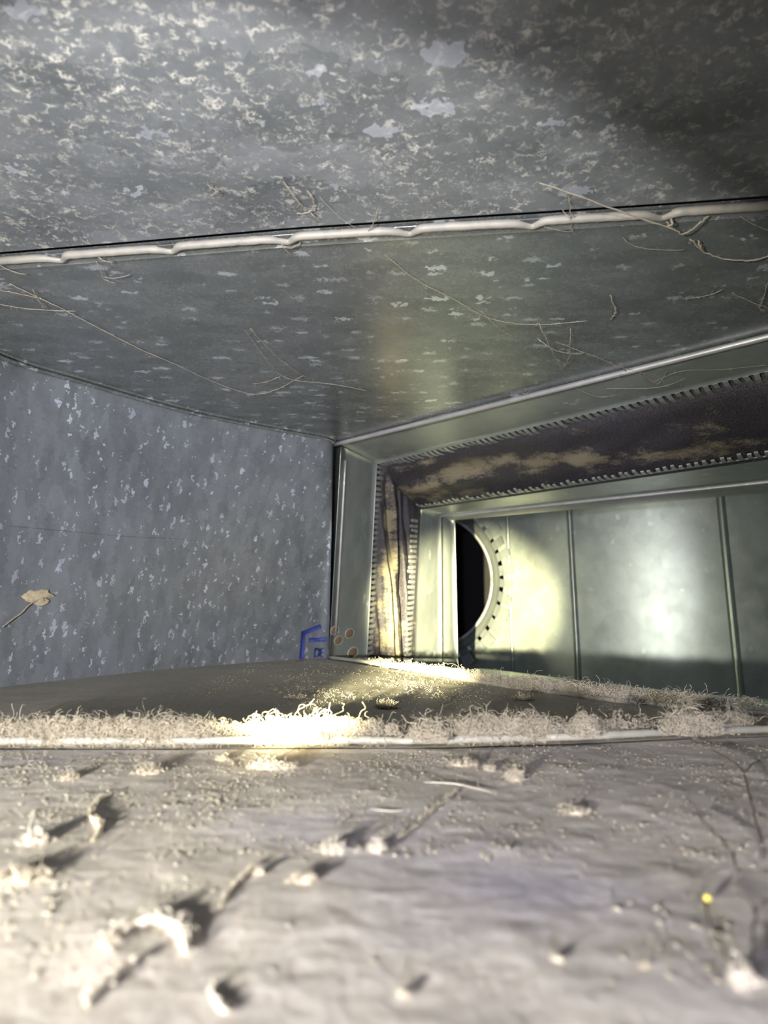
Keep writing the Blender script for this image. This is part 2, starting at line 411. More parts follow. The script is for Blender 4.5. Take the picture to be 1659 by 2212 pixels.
mb = MB(); q0, q1 = at(722, 960, 2.70), at(700, 1440, 3.0); mb.grid([[q0, q1 + (q1 - q0) * .1], [at(760, 960, 2.78), at(740, 1470, 3.08)]]); mb.build('gap_shade', M['black'], nl, CL)  # last sheet is black, painting the shade in the corner gap
far_t = strip('far_band', M['band'], conn, CL, A2, A2r, C2, C2r, smax=1.25)
tag(far_t, 'steel band on the far side, narrower opening')
far_l = strip('far_side_band', M['band'], conn, CL, A2, B2, C2, E2, th=outL)
# teeth
tm = MB()
prof = [(-.5, 0), (.5, 0)]
w, l, h = .0165, .078, .006
vs = []
for (y, z, k) in ((0, 0, 1.0), (l * .45, -h * .9, 1.0), (l * .9, -h * .5, .96), (l, h * .2, .82)):
    vs += [(-w / 2 * k, y, z), (w / 2 * k, y, z), (w / 2 * k, y, z + .004), (-w / 2 * k, y, z + .004)]
fs = [(3, 2, 1, 0)]
for i in range(3):
    for k in range(4): fs.append((i * 4 + k, i * 4 + (k + 1) % 4, i * 4 + 4 + (k + 1) % 4, i * 4 + 4 + k))
fs.append((12, 13, 14, 15))
tme = bpy.data.meshes.new('crimp_tooth'); tme.from_pydata([tuple(c * S for c in v) for v in vs], [], fs); tme.materials.append(M['tooth'])
rt = random.Random(5)
def teeth(parent, a, b, across, pitch, facing, s0=0.0, s1=1.0, inward=1):
    L = (b - a).length; n = int(L * (s1 - s0) / pitch); x = (b - a).normalized()
    for i in range(n):
        p = lerp(a, b, s0 + (i + .5) * pitch / L)
        y = (across - x * across.dot(x)).normalized(); z = x.cross(y)
        if z.dot(facing) > 0: x_ = -x; z = x_.cross(y)
        else: x_ = x
        R = Matrix((x_, y, z)).transposed() @ Matrix.Rotation(rt.uniform(-.06, .06), 3, 'Z') @ Matrix.Rotation(rt.uniform(-.10, .10), 3, 'X')
        o = bpy.data.objects.new('crimp_tooth', tme); COL.objects.link(o); o.parent = parent
        o.matrix_local = Matrix.Translation((p - CL + z * -.001) * S) @ R.to_4x4()
up = Vector((0, 0, -1)); seeme = Vector((.45, -.88, 0))
teeth(near, A1, A1r, A1 - s2t[0], .0305, up, .0, 1.12)
teeth(nl, A1, B1, A1 - K1, .0292, seeme, .0, 1.0)
teeth(far_t, A2, A2r, A2 - C2, .0305, up, .02, 1.12)
teeth(far_l, A2, B2, A2 - C2, .0292, Vector((.5, -.85, 0)), .06, .94)
# fabric
def fabric_mesh():
    top = [(lerp(A1, A1r, s), lerp(A2, A2r, s), 'T', s) for s in np.linspace(1.25, 0, 130)]
    side = [(lerp(A1, B1x, s), lerp(A2, B2, s), 'L', s) for s in np.linspace(0, 1, 100)[1:]]
    P = []; D = []
    m = 44
    for pa, pb, kind, s in top + side:
        row = []; dr = []
        for t in np.linspace(-.06, 1.06, m):
            p = lerp(pa, pb, t); e = math.sin(math.pi * min(1, max(0, t)))
            if kind == 'T':
                nrm = Vector((-.25, -.30, -.92)); c = min(1, s / .12)
                q = 0.055 * e * (0.5 + 0.5 * n3(s * 3.1, t * 1.3, 5)) + .012 * e * n3(s * 11, t * 4, 9) - .03 * e
                q += .05 * e * math.exp(-((t - .55 - s * .25) / .16) ** 2) * max(0, 1 - s / .6)
                # dust settles on a long fold sagging inwards
                dd = .36 * math.exp(-((t - .62 + .22 * math.sin(s * 5)) / .13) ** 2) * (1 if s < .75 else max(0, 1 - (s - .75) / .3)) + .16 * math.exp(-((s - .12) / .14) ** 2) * t - .16
                q *= .35 + .65 * c
            else:
                nrm = Vector((.45, -.88, 0.05)); c = min(1, s / .10)
                k = t * 1.0 - s * .62
                q = .04 * e * (math.sin(k * 15 + 1.1 + 1.2 * n3(s * 2, t, 3)) ** 3) + .015 * e * n3(s * 9, t * 5, 2)
                q += .05 * e * math.exp(-((t - .30 - .5 * s) / .06) ** 2) - .07 * e * math.exp(-((t - .45 - .5 * s) / .05) ** 2)
                q *= .3 + .7 * c
                dd = .30 * math.exp(-((t - .22 - .45 * s) / .16) ** 2) * min(1, s / .25 + .3) + .14 * s - .12
                if s < .22 and t > .5: dd -= .25
            q -= .035 * math.exp(-((t - .06) / .10) ** 2); dd -= .5 * math.exp(-((t - .02) / .12) ** 2) * (1 if kind == 'L' else .5)  # dust taken off beside the teeth to paint the deep shadow there
            row.append(p + nrm * q + Vector((0, 0, .004))); dr.append(dd)
        P.append(row); D += dr
    mb = MB(); mb.grid(P)
    o = mb.build('fabric_sleeve', M['fabric'], conn, CL)
    a = o.data.attributes.new('dust', 'FLOAT', 'POINT'); a.data.foreach_set('value', D)
    return o
sl = fabric_mesh(); tag(sl, 'black woven sleeve with folds and tan dust')
# four brown plugs with pale rims on the side band
def on_band(px, py):
    K8, A8 = lerp(K1, K1b, .84), lerp(A1, B1x, .84); nn = (A8 - K8).cross(lerp(K1, K1b, .95) - K8).normalized(); d = ray(px, py); o = Vector((0, 0, ZC))
    t = (K8 - o).dot(nn) / d.dot(nn); return o + d * t, (nn if nn.dot(d) < 0 else -nn)
for (px, py, r) in ((723, 1362, 9), (755, 1368, 9.5), (731, 1383, 9), (762, 1410, 11)):
    p, nn = on_band(px, py); p = p + nn * .0015
    R = 1.2 * r / F * p.y; X = Vector((0, 0, 1)).cross(nn).normalized(); Y = nn.cross(X)
    mb = MB(); K = 20
    vs = [p + nn * .003] + [p + (X * 1.35 * math.cos(q) + Y * math.sin(q)) * R * rr + nn * zz for rr, zz in ((.5, .0028), (.80, .0005)) for q in [2 * math.pi * k / K for k in range(K)]]
    fs = [(0, 1 + k, 1 + (k + 1) % K) for k in range(K)] + [(1 + k, 1 + K + k, 1 + K + (k + 1) % K, 1 + (k + 1) % K) for k in range(K)]
    mb.add(vs, fs); o = mb.build('brown_plug', M['rust'], nl, CL)
    mb = MB(); ring = [p + (X * 1.35 * math.cos(q) + Y * math.sin(q)) * R * .9 for q in [2 * math.pi * k / 24 for k in range(25)]]
    mb.tube(ring, R * .08, 6)
    mb.build('plug_rim', M['ring'], nl, CL)

# ------------------------------------------------------------------ end frame of the next duct
frame = empty('duct_frame', (D2.x, D2.y, 0)); FL = frame.location / S
tag(frame, 'end frame of the next duct, bright folded steel edge beyond the black connector', 'duct frame')
o = strip('top_lip', M['cleat'], frame, FL, C2, C2r, D2, D2r, .02, Vector((0, 0, -1)), 1.25, 24, 9)
mb = MB(); mb.tube([lerp(C2, C2r, t) + Vector((0, 0, -.008)) for t in np.linspace(0, 1.25, 20)], .009, 8); mb.build('top_cleat', M['cleat'], frame, FL)
o = strip('side_lip', M['band'], frame, FL, C2 + Vector((.006, .006, 0)), E2 + Vector((.006, .006, 0)), D2, G2, .022, Vector((.45, -.88, 0)), 1.0, 24, 11, Vector((-.006, .006, 0)))
mb = MB(); mb.tube([lerp(D2, G2, t) + Vector((.002, 0, 0)) + Vector((.002 * n3(t * 9, 1), 0, 0)) for t in np.linspace(0, 1, 40)], .0045, 6); mb.build('cut_edge', M['cleat'], frame, FL)
# ------------------------------------------------------------------ far wall, its ribs, the round take-off
HEAD = math.radians(27.0); DW = 5.0
WN = Vector((math.sin(HEAD), math.cos(HEAD), 0)); WX = Vector((math.cos(HEAD), -math.sin(HEAD), 0))
def on_wall(px, py, off=0.0):
    d = ray(px, py); o = Vector((0, 0, ZC)); t = (DW - off) / d.dot(WN); return o + d * t
CW = on_wall(913, 1252); R1 = 172 / F * CW.y * 1.03
ring_n = 48
u0, u1, z0, z1 = on_wall(600, 1250).dot(WX), on_wall(2500, 1250).dot(WX), -.9, 1.75
cu, cz = CW.dot(WX), CW.z
def W(u, z, off=0.0): return WX * u + WN * (DW - off) + Vector((0, 0, z))
mb = MB(); sq = []; ci = []
for k in range(ring_n):
    a = 2 * math.pi * k / ring_n; ca, sa = math.cos(a), math.sin(a)
    ci.append(W(cu + R1 * ca, cz + R1 * sa)); t = 1.15 * R1 / max(abs(ca), abs(sa)); sq.append(W(cu + t * ca, cz + t * sa))
mb.add(ci + sq, [(k, (k + 1) % ring_n, ring_n + (k + 1) % ring_n, ring_n + k) for k in range(ring_n)])
h = 1.15 * R1
for (ua, ub, za, zb) in ((u0, cu - h, z0, z1), (cu - h, cu + h, z0, cz - h), (cu - h, cu + h, cz + h, z1), (cu + h, u1, z0, z1)):
    mb.grid([[W(ua + (ub - ua) * i / 6, za + (zb - za) * j / 6) for j in range(7)] for i in range(7)], True)
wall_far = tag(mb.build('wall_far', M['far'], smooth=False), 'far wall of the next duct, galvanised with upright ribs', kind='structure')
for px, w_, hgt in ((1102, .018, .010), (1240, .026, .015), (1578, .030, .017)):
    u = on_wall(px, 1290).dot(WX)
    P = [[W(u + w_ * c, z, hgt * math.sin(math.pi * (c + 1) / 2)) for c in np.linspace(-1, 1, 9)] for z in np.linspace(z0, z1, 12)]
    mb = MB(); mb.grid(P); mb.build('standing_rib', M['far'], wall_far)
for nm, quad in (('bottom_panel', [[W(u0, z0), W(u1, z0)], [W(u0, z0, 2.6), W(u1, z0, 2.6)]]), ('top_panel', [[W(u0, z1), W(u1, z1)], [W(u0, z1, 2.6), W(u1, z1, 2.6)]]),
                 ('side_panel', [[W(u0, z0), W(u0, z1)], [W(u0, z0, 1.4), W(u0, z1, 1.4)]]), ('side_panel', [[W(u1, z0), W(u1, z1)], [W(u1, z0, 1.6), W(u1, z1, 1.6)]])):
    mb = MB(); mb.grid(quad); mb.build(nm, M['far'], wall_far)
coll = empty('round_collar', W(cu, cz - R1)); OL = coll.location / S
tag(coll, 'round take-off collar with bent tabs around a dark pipe mouth in the far wall', 'collar')
R2 = R1 * .80
def circ(r, off, K=64): return [W(cu + r * math.cos(2 * math.pi * k / K), cz + r * math.sin(2 * math.pi * k / K), off) for k in range(K + 1)]
mb = MB(); mb.grid([circ(r, off) for r, off in ((R1 * .955, .004), (R1 * .94, -.02), (R1 * .90, -.05), (R1 * .84, -.09), (R1 * .81, -.14))])
mb.build('flared_mouth', M['band'], coll, OL)
mb = MB(); mb.tube(circ(R1 * .815, -.13), .018, 8); mb.build('pipe_bead', M['cleat'], coll, OL)
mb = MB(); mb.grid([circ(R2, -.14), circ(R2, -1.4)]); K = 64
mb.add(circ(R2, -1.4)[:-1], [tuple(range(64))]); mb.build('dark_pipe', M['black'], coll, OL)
rt = random.Random(11); K = 40
for k in range(K):
    a = 2 * math.pi * (k + .5) / K + rt.uniform(-.02, .02); wd = R1 * 2 * math.pi / K * rt.uniform(.28, .42); ln = .115 * rt.uniform(.8, 1.1); lift = rt.uniform(.015, .085); skew = rt.uniform(-.03, .03)
    er = WX * math.cos(a) + Vector((0, 0, math.sin(a))); et = WX * -math.sin(a) + Vector((0, 0, math.cos(a))); c = W(cu, cz)
    rows = []
    for (r, wk, o_) in ((R1 * .955, 1.0, .004), (R1 * .985 + ln * .25, 1.0, .014 + lift * .4), (R1 * .985 + ln, .9, .008 + lift)):
        rows.append([c + er * r + et * (wd * wk * e + skew * (r - R1) / ln) - WN * o_ for e in (-1, 0, 1)])
    mb = MB(); mb.shell(rows, WN * -.004); mb.build('bent_tab', M['band'], coll, OL, smooth=False)

# ------------------------------------------------------------------ blue print on the heel wall
def on_heel(px, py):
    # nearest crossing of the sight line with the ruled wall
    best = None; d = ray(px, py); o = Vector((0, 0, ZC))
    for i in range(30, len(heel_top) - 1):
        a, b, c = heel_top[i], heel_bot[i], heel_top[i + 1]
        nn = (b - a).cross(c - a)
        if nn.length < 1e-9: continue
        nn.normalize(); t = (a - o).dot(nn) / d.dot(nn); q = o + d * t
        x0 = lerp(a, b, 1 - q.z); x1 = lerp(c, heel_bot[i + 1], 1 - q.z)
        s = (q - x0).dot(x1 - x0) / max(1e-9, (x1 - x0).length_squared)
        e = abs(s - .5)
        if best is None or e < best[0]: best = (e, q, nn if nn.dot(d) < 0 else -nn)
    return best[1], best[2]
def ink(name, strokes, wpx, parent):
    mb = MB()
    for pts in strokes:
        for (x0, y0), (x1, y1) in zip(pts[:-1], pts[1:]):
            L = math.hypot(x1 - x0, y1 - y0); dx, dy = (x1 - x0) / L, (y1 - y0) / L
            e = wpx / 2; rows = []
            for t in np.linspace(-e * .8, L + e * .8, 4):
                r = []
                for s in (-e, e):
                    q, nn = on_heel(x0 + dx * t - dy * s, y0 + dy * t + dx * s); r.append(q + nn * .0035)
                rows.append(r)
            mb.shell(rows, Vector((-.001, .002, 0)))
    return mb.build(name, M['ink'], parent)
ink('printed_outline', [[(651, 1419), (655, 1367), (708, 1346)], [(670, 1382), (700, 1381)]], 9, wall_left)
lg = ink('printed_letters', [[(680, 1401), (679, 1418)], [(680, 1401), (687, 1403), (689, 1410), (686, 1417), (679, 1418)], [(699, 1400.5), (693, 1401), (692, 1418), (698, 1418)], [(693, 1409), (698, 1409)]], 2.8, wall_left)
tag(lg, 'small blue stencilled letters DE')

# ------------------------------------------------------------------ lint, strands, dust
def fibres(rng, starts, length, rad, updir, K=9, wild=0.9, grav=0.0):
    n = len(starts); p = np.array(starts, float); d = rng.normal(size=(n, 3)) * .8 + np.array(updir); d /= np.linalg.norm(d, axis=1)[:, None]
    st = (length * rng.uniform(.45, 1.25, n))[:, None] / K; turn = rng.normal(size=(n, 3)) * wild
    pts = [p.copy()]
    for k in range(K - 1):
        d = d + np.cross(turn, d) * .45 + rng.normal(size=(n, 3)) * .22 * wild; d[:, 2] -= grav; d /= np.linalg.norm(d, axis=1)[:, None]
        p = p + d * st; pts.append(p.copy())
    pts = np.stack(pts, 1)                               # n,K,3
    t = np.gradient(pts, axis=1); t /= np.linalg.norm(t, axis=2)[..., None] + 1e-12
    ref = rng.normal(size=(n, 1, 3)); a = np.cross(t, ref); a /= np.linalg.norm(a, axis=2)[..., None] + 1e-9; b = np.cross(t, a)
    r = (rad * rng.uniform(.6, 1.3, n))[:, None, None]
    V = np.stack([pts + r * (a * math.cos(q) + b * math.sin(q)) for q in (0, 2.094, 4.189)], 2).reshape(-1, 3)
    base = (np.arange(n) * K * 3)[:, None, None] + (np.arange(K - 1) * 3)[None, :, None]
    Fq = []
    for k in range(3):
        k2 = (k + 1) % 3; Fq.append(np.concatenate([base + k, base + k2, base + 3 + k2, base + 3 + k], 2))
    return V, np.stack(Fq, 2).reshape(-1, 4)
def fast(name, V, Q, material, loc, parent=None):
    me = bpy.data.meshes.new(name); V = ((V - np.array(loc)) * S).astype(np.float32)
    me.vertices.add(len(V)); me.vertices.foreach_set('co', V.ravel())
    me.loops.add(Q.size); me.loops.foreach_set('vertex_index', Q.astype(np.int32).ravel())
    me.polygons.add(len(Q)); me.polygons.foreach_set('loop_start', np.arange(0, Q.size, 4, dtype=np.int32))
    me.polygons.foreach_set('use_smooth', np.ones(len(Q), bool))
    me.update(calc_edges=True); me.validate(); me.materials.append(material)
    o = bpy.data.objects.new(name, me); COL.objects.link(o)
    if parent: o.parent = parent
    else: o.location = Vector(loc) * S
    return o
rng = np.random.default_rng(7)
def fringe(S1, xs_w, n, z, hgt, rad, yo):
    xr = np.concatenate([rng.normal(c, w, int(n * f * 3.6)) for c, w, f in xs_w])
    return [(x, S1(x) + yo + abs(rng.normal(0, .008)), z + rng.uniform(0, hgt)) for x in xr if XL + .1 < x < 1.38]
bx = lambda px, py=1612: on(px, py, 0).x
V, Q = fibres(rng, fringe(S1B, ((bx(20), .04, .08), (bx(110), .035, .15), (bx(215), .04, .15), (bx(340), .035, .20), (bx(430), .02, .06), (bx(520), .05, .02), (bx(620), .03, .10), (bx(700), .035, .13),
      (bx(800), .04, .02), (bx(1010), .025, .08), (bx(1090), .03, .16), (bx(1165), .02, .09), (bx(1340), .05, .02), (bx(1640), .03, .03)), 4200, .006, .028, 0, .018), .060, .00034, (0, -.1, .40), 11, 2.3, .02)
tag(fast('lint_fringe', V, Q, M['lint'], (0, 1.03, 0)), 'curly beige lint fringe caught along the floor seam', 'lint', kind='stuff')
starts = []
fx = lambda px, py: on(px, py, 0).x
for c, w, n in ((fx(850, 1448), .06, 120), (fx(950, 1465), .07, 300), (fx(1080, 1482), .09, 420), (fx(1200, 1500), .07, 420), (fx(1330, 1517), .06, 300), (fx(1480, 1530), .06, 300)):
    for x in rng.normal(c, w, n):
        if -.2 < x < 1.3: starts.append((x, S2B(x) - .005 + rng.normal(0, .008), .012 + rng.uniform(0, .02)))
V, Q = fibres(rng, starts * 2, .052, .00060, (0, 0, .4), 10, 2.0, .02)
tag(fast('lint_fringe', V, Q, M['lint'], (.4, 1.9, 0)), 'beige lint fringe along the far floor edge below the ribbed wall', 'lint', kind='stuff')

def tuft(px, py, z, rpx, n, label, name='lint_tuft', material='lint', flat=.7, elong=1.0, rad=1.0, cat='lint', core=True, group=None):
    c = on(px, py, z); k = 1 / F * c.y; r = rpx * k
    dirs = rng.normal(size=(n, 3)); dirs /= np.linalg.norm(dirs, axis=1)[:, None]
    st = dirs * (rng.uniform(0, 1, n) ** .5)[:, None] * np.array([r * elong, r * .8, r * flat]) * .8
    st[:, 2] = np.abs(st[:, 2]); st += np.array(c) + np.array([0, 0, r * .08])
    V, Q = fibres(rng, st, r * 1.5, max(.0004, .5 * k) * rad, (0, 0, .2), 10, 2.0)
    V[:, 2] = np.maximum(V[:, 2], z + .0006)
    o = fast(name, V, Q, M[material], tuple(c))
    if core:
        mb = MB(); P = []
        for i in range(9):
            th = math.pi * i / 8; row = []
            for j in range(15):
                ph = 2 * math.pi * j / 14; d = Vector((math.sin(th) * math.cos(ph), math.sin(th) * math.sin(ph), math.cos(th)))
                q = .48 * r * (1 + .55 * mnoise.noise(d * 2.1 + c * 7) + .3 * mnoise.noise(d * 6 + c * 7))
                row.append(c + Vector((d.x * q * elong, d.y * q * .8, max(-.0, d.z * q * flat + r * .12))))
            P.append(row)
        mb.grid(P, True); mb.build('felted_core', M[material], o, c)
    return tag(o, label, cat, group)
hy = lambda x: 1606 if x < 1000 else 1600 - (x - 1000) * .02
tuft(930, 1600, .012, 42, 900, 'loose pale lint tuft rising from the floor seam, left of the longest lint fringe', flat=.85, elong=1.2, core=False)
tuft(1265, 1590, .012, 36, 900, 'tall ragged lint tuft standing on the floor seam with a long shadow in front', flat=1.3, core=False)
tuft(1490, 1585, .012, 46, 2200, 'largest fluffy lint tuft on the floor seam, near the right frame edge', flat=.9, elong=1.5, core=False)
tuft(655, 1603, .012, 30, 420, 'brightly lit lint tuft on the floor seam in the torch beam', flat=.6, elong=2.3, core=False)
tuft(590, 1662, .002, 24, 420, 'brightly lit lint patch lying in front of the floor seam', flat=.4, elong=2.8, material='pale_lint', core=False)
tuft(1112, 1686, 0, 26, 160, 'lint ball with a long dark shadow reaching back to the floor seam', flat=1.0)
tuft(75, 1820, 0, 34, 180, 'fuzzy lint ball with a dark shadow near the left frame edge', material='pale_lint', flat=.55)
tuft(715, 1842, 0, 30, 150, 'left of the two pale round lint balls in the middle of the floor', material='pale_lint', flat=.5)
tuft(815, 1838, 0, 24, 150, 'right of the two pale round lint balls in the middle of the floor', material='pale_lint', flat=.5)
tuft(320, 1672, 0, 24, 160, 'small lint clump left of the brightly lit lint patch', elong=1.6)
tuft(150, 1684, 0, 20, 130, 'small lint clump just in front of the floor seam at far left', elong=1.3, flat=.45, core=False)
tuft(480, 1643, 0, 16, 110, 'tiny lint knot beside the brightly lit lint patch')
tuft(40, 1905, 0, 44, 220, 'wide matted lint heap at the left frame edge', elong=1.6, flat=.35)
tuft(1245, 1758, 0, 24, 120, 'flat lint scrap on the bare dust right of centre', elong=1.5, flat=.35)
tuft(1000, 1655, 0, 22, 150, 'low lint scatter just in front of the floor seam, right of centre', elong=2.0, flat=.4)
tuft(655, 1905, 0, 24, 140, 'crumbly lint lump at the dark end of the long foreground ridge', elong=1.6)
tuft(1058, 1665, 0, 15, 100, 'small dark-shadowed lint knot beside the pale floor filament')
tuft(835, 1530, 0, 20, 420, 'lit lint knot on the far floor panel', elong=1.4, flat=.6, core=False)
tuft(1130, 1512, 0, 18, 160, 'dim lint scrap on the far floor panel near its fringe', elong=1.8, flat=.5, core=False)
tuft(640, 1510, 0, 16, 110, 'low lint scrap on the far floor panel in front of the blue print', elong=2.2, flat=.3, core=False)
tuft(1607, 2128, 0, 34, 120, 'white lint ball at the lower right corner with dark hairs', material='pale_lint', flat=1.1)

tuft(560, 1888, 0, 13, 90, 'small lint bit above the slim ridge behind the arched lint roll')
tuft(870, 2150, 0, 16, 70, 'small lint bit alone at the bottom centre of the frame', 'lint_tuft', 'lint', .5)
tuft(1205, 2075, 0, 14, 70, 'small lint bit at the bottom, right of centre', 'lint_tuft', 'lint', .6)
tuft(1392, 2092, 0, 13, 70, 'small lint bit left of the white lint ball', 'lint_tuft', 'lint', .6)
def rope(name, pts_px, z, rpx, label, material='lint', fuzz=150, cat='lint', wob=.3):
    pts = interp([on(x, y, z) for x, y in pts_px], 26); k = 1 / F * pts[0].y; r = rpx * k * .72
    mb = MB(); path = []; rr = []
    for i, p in enumerate(pts):
        e = math.sin(math.pi * (i + 1.2) / (len(pts) + 1.4)) ** .6
        path.append(p + Vector((r * wob * n3(i * .6, px0 := p.x * 9, 1), r * wob * n3(i * .5, 7, px0), r * .35))); rr.append(r * e * (1 + .35 * n3(i * .5, 3, p.x * 5)))
    mb.tube(path, rr, 8); base = pts[0]
    o = mb.build(name, M[material], None, base)
    if fuzz:
        st = [np.array(path[rng.integers(len(path))]) + rng.normal(size=3) * r * .8 for _ in range(fuzz * 3)]
        V, Q = fibres(rng, st, r * 2.0, max(.0004, .7 * k), (0, 0, .2), 8, 1.2); V[:, 2] = np.maximum(V[:, 2], z + .0006)
        tag(fast('loose_fibres', V, Q, M[material], tuple(base), o), kind='stuff')
    return tag(o, label, cat)
rope('lint_roll', ((228, 2058), (262, 2015), (335, 1992), (388, 2012), (402, 2062)), 0, 17, 'large blurred arched lint roll in the lower left foreground', 'pale_lint')
rope('lint_roll', ((180, 2178), (225, 2130), (290, 2082)), 0, 12, 'straight blurred lint ridge below the arched lint roll', 'pale_lint', 80)
rope('lint_roll', ((455, 2135), (470, 2170), (495, 2190)), 0, 6, 'short blurred lint ridge at the bottom of the frame', 'pale_lint', 50)
rope('lint_roll', ((212, 1728), (194, 1760), (216, 1788), (200, 1818)), 0, 7, 'wavy lint string lying on the left of the near floor', 'lint', 80)
rope('lint_roll', ((860, 1812), (920, 1765), (985, 1712)), 0, 6, 'slim ridge shaped as a diagonal shadow line beside the right pale lint ball', 'lint', 80)  # lint tube laid where a cast shadow line runs, to draw it
rope('lint_roll', ((475, 1962), (510, 1915), (545, 1875)), 0, 7, 'slim ridge shaped as a shadow line climbing behind the arched lint roll', 'lint', 60)  # another cast shadow line given shape as a lint tube
rope('floor_filament', ((915, 1690), (985, 1694), (1062, 1712)), .002, 1.5, 'pale straight filament lying in front of the floor seam', 'pale_lint', 0, wob=.1)
rope('floor_filament', ((800, 1748), (840, 1752), (872, 1751)), .002, 1.3, 'short pale filament left of the diagonal shadow-line ridge', 'pale_lint', 0, wob=.1)

def strand(name, polys, label, rpx=1.8, z=1.0, hang=.010, material='strand', cat='dust strand', fuzz=0, wall=False):
    mb = MB(); first = None; allp = []
    for poly in polys:
        pts = [on_heel(x, y)[0] + on_heel(x, y)[1] * .01 if wall else on(x, y, z) for x, y in poly]
        pts = interp(pts, max(14, 8 * len(pts))); n = len(pts)
        if first is None: first = pts[0]
        k = 1 / F * pts[n // 2].y; r = max(.00055, rpx * k * .55)
        path = [p + Vector((r * 2.2 * n3(i * .45, p.x * 8, 2), r * 2.2 * n3(i * .4, 9, p.y * 8), -hang * (.35 + .65 * math.sin(math.pi * i / (n - 1))) * (1 if z > .5 else -1) - r)) for i, p in enumerate(pts)] if not wall else pts
        rr = [r * (.75 + .5 * abs(n3(i * .35, 4, p.x * 6))) for i, p in enumerate(pts)]; rr[0] *= .4; rr[-1] *= .4
        mb.tube(path, rr, 5); allp += path
    o = mb.build(name, M[material], None, first)
    if fuzz:
        k = 1 / F * first.y
        st = [np.array(allp[rng.integers(len(allp))]) for _ in range(fuzz)]
        V, Q = fibres(rng, st, 14 * k, .4 * k, (0, 0, -.1), 7, .8); tag(fast('loose_fibres', V, Q, M[material], tuple(first), o), kind='stuff')
    return tag(o, label, cat)
N = 'dust_strand'
strand(N, [[(1165, 383), (1300, 425), (1440, 468), (1475, 482), (1505, 468), (1530, 456)], [(1440, 468), (1452, 460)]], 'thick twig-like dust strand crossing the ceiling seam at right', 4.2, hang=.022, fuzz=30)
strand(N, [[(1490, 508), (1515, 528), (1560, 544), (1620, 548), (1659, 541), (1700, 530)], [(1515, 528), (1508, 512)]], 'curved thick dust strand on the elbow ceiling at right frame edge', 4.0, hang=.015, fuzz=40)
strand(N, [[(1318, 632), (1328, 655), (1328, 668), (1318, 686)]], 'short bent dust strand alone on the elbow ceiling right of centre', 3.2)
strand(N, [[(830, 545), (900, 598), (980, 638), (1060, 680), (1150, 695), (1270, 690)], [(1040, 668), (1070, 695), (1110, 725)]], 'long forked dust strand sweeping across the middle of the elbow ceiling', 2.0, fuzz=16)
strand(N, [[(1165, 690), (1195, 745), (1222, 800)], [(1232, 700), (1228, 750), (1215, 785)], [(1160, 720), (1200, 735), (1260, 755)]], 'V-shaped dangling dust strand with a knotted tip above the drive cleat', 2.0, hang=.03, fuzz=40)
strand(N, [[(1200, 735), (1290, 765), (1345, 788), (1420, 808)], [(1340, 780), (1355, 800)]], 'thin dust strand running down onto the drive cleat', 1.6, fuzz=10)
strand(N, [[(1380, 800), (1410, 818), (1470, 795), (1560, 792), (1659, 785)], [(1310, 836), (1420, 830), (1480, 814)], [(1390, 805), (1420, 822), (1440, 800)]], 'tangled dust strand on the steel band above the black fabric', 1.7, fuzz=60)
strand(N, [[(1235, 833), (1290, 850), (1320, 852)]], 'short dust strand on the steel band below the drive cleat', 1.6)
strand(N, [[(665, 405), (678, 428), (668, 448), (640, 456)], [(612, 385), (640, 420), (662, 445)], [(668, 448), (690, 465)]], 'branched dust strand on the near ceiling left of centre', 3.0, fuzz=20)
strand(N, [[(690, 420), (730, 455), (770, 488)]], 'fine straight dust strand beside the branched one on the near ceiling', 1.3)
strand(N, [[(815, 450), (805, 475), (792, 497)]], 'short curved dust strand hanging over the ceiling seam at centre', 1.8)
strand(N, [[(450, 395), (470, 402), (475, 412)], [(470, 402), (455, 415)]], 'small dust knot on the near ceiling left of the branched strand', 2.4, fuzz=20)
strand(N, [[(20, 608), (90, 640), (150, 668), (190, 688), (300, 745), (380, 780), (470, 822), (545, 846), (600, 836), (655, 808)], [(90, 640), (40, 625), (0, 622)]], 'longest dust strand trailing down the left of the elbow ceiling', 2.2, fuzz=50)
strand(N, [[(-20, 648), (60, 658), (165, 668)], [(70, 620), (95, 655), (100, 668)]], 'dust strand running in from the left frame edge under the seam', 2.2, fuzz=12)
strand(N, [[(530, 710), (575, 770), (605, 802), (640, 815), (720, 825), (795, 842)], [(540, 705), (600, 765), (655, 810)], [(545, 826), (605, 810)]], 'forked dust strand at the end of the longest one on the elbow ceiling', 1.7, fuzz=30)
strand(N, [[(205, 543), (225, 552), (246, 562)]], 'stubby dust strand stuck under the ceiling seam at left', 3.4, fuzz=10)
strand(N, [[(-10, 560), (25, 575), (60, 588)]], 'stubby dust strand at the left frame edge just below the ceiling seam', 3.2)
strand(N, [[(208, 560), (220, 578), (225, 594), (252, 608)], [(225, 594), (280, 588)]], 'angular thin dust strand below the stubby one at left', 2.0)
strand(N, [[(606, 518), (618, 530), (630, 545)], [(618, 530), (650, 518)]], 'small forked dust strand under a seam notch left of centre', 2.2)
strand(N, [[(1228, 418), (1232, 450), (1235, 495)], [(1215, 450), (1245, 462)]], 'upright hairy dust strand crossing the ceiling seam', 2.0, fuzz=25)
strand(N, [[(1165, 480), (1205, 487), (1235, 496)]], 'fine dust strand trailing right from a seam notch', 1.6)
strand(N, [[(1345, 508), (1365, 520), (1410, 530), (1480, 536)]], 'thin arched dust strand below the twig-like strand', 1.6)
strand(N, [[(1660, 600), (1646, 640), (1640, 655), (1650, 670)], [(1580, 628), (1640, 650), (1690, 668)], [(1480, 640), (1560, 622)]], 'dark wispy dust strand at the right frame edge of the elbow ceiling', 1.8, fuzz=50)
strand(N, [[(1598, 462), (1640, 480), (1690, 500)]], 'straight dust strand leaving the right frame edge under the seam', 2.0)
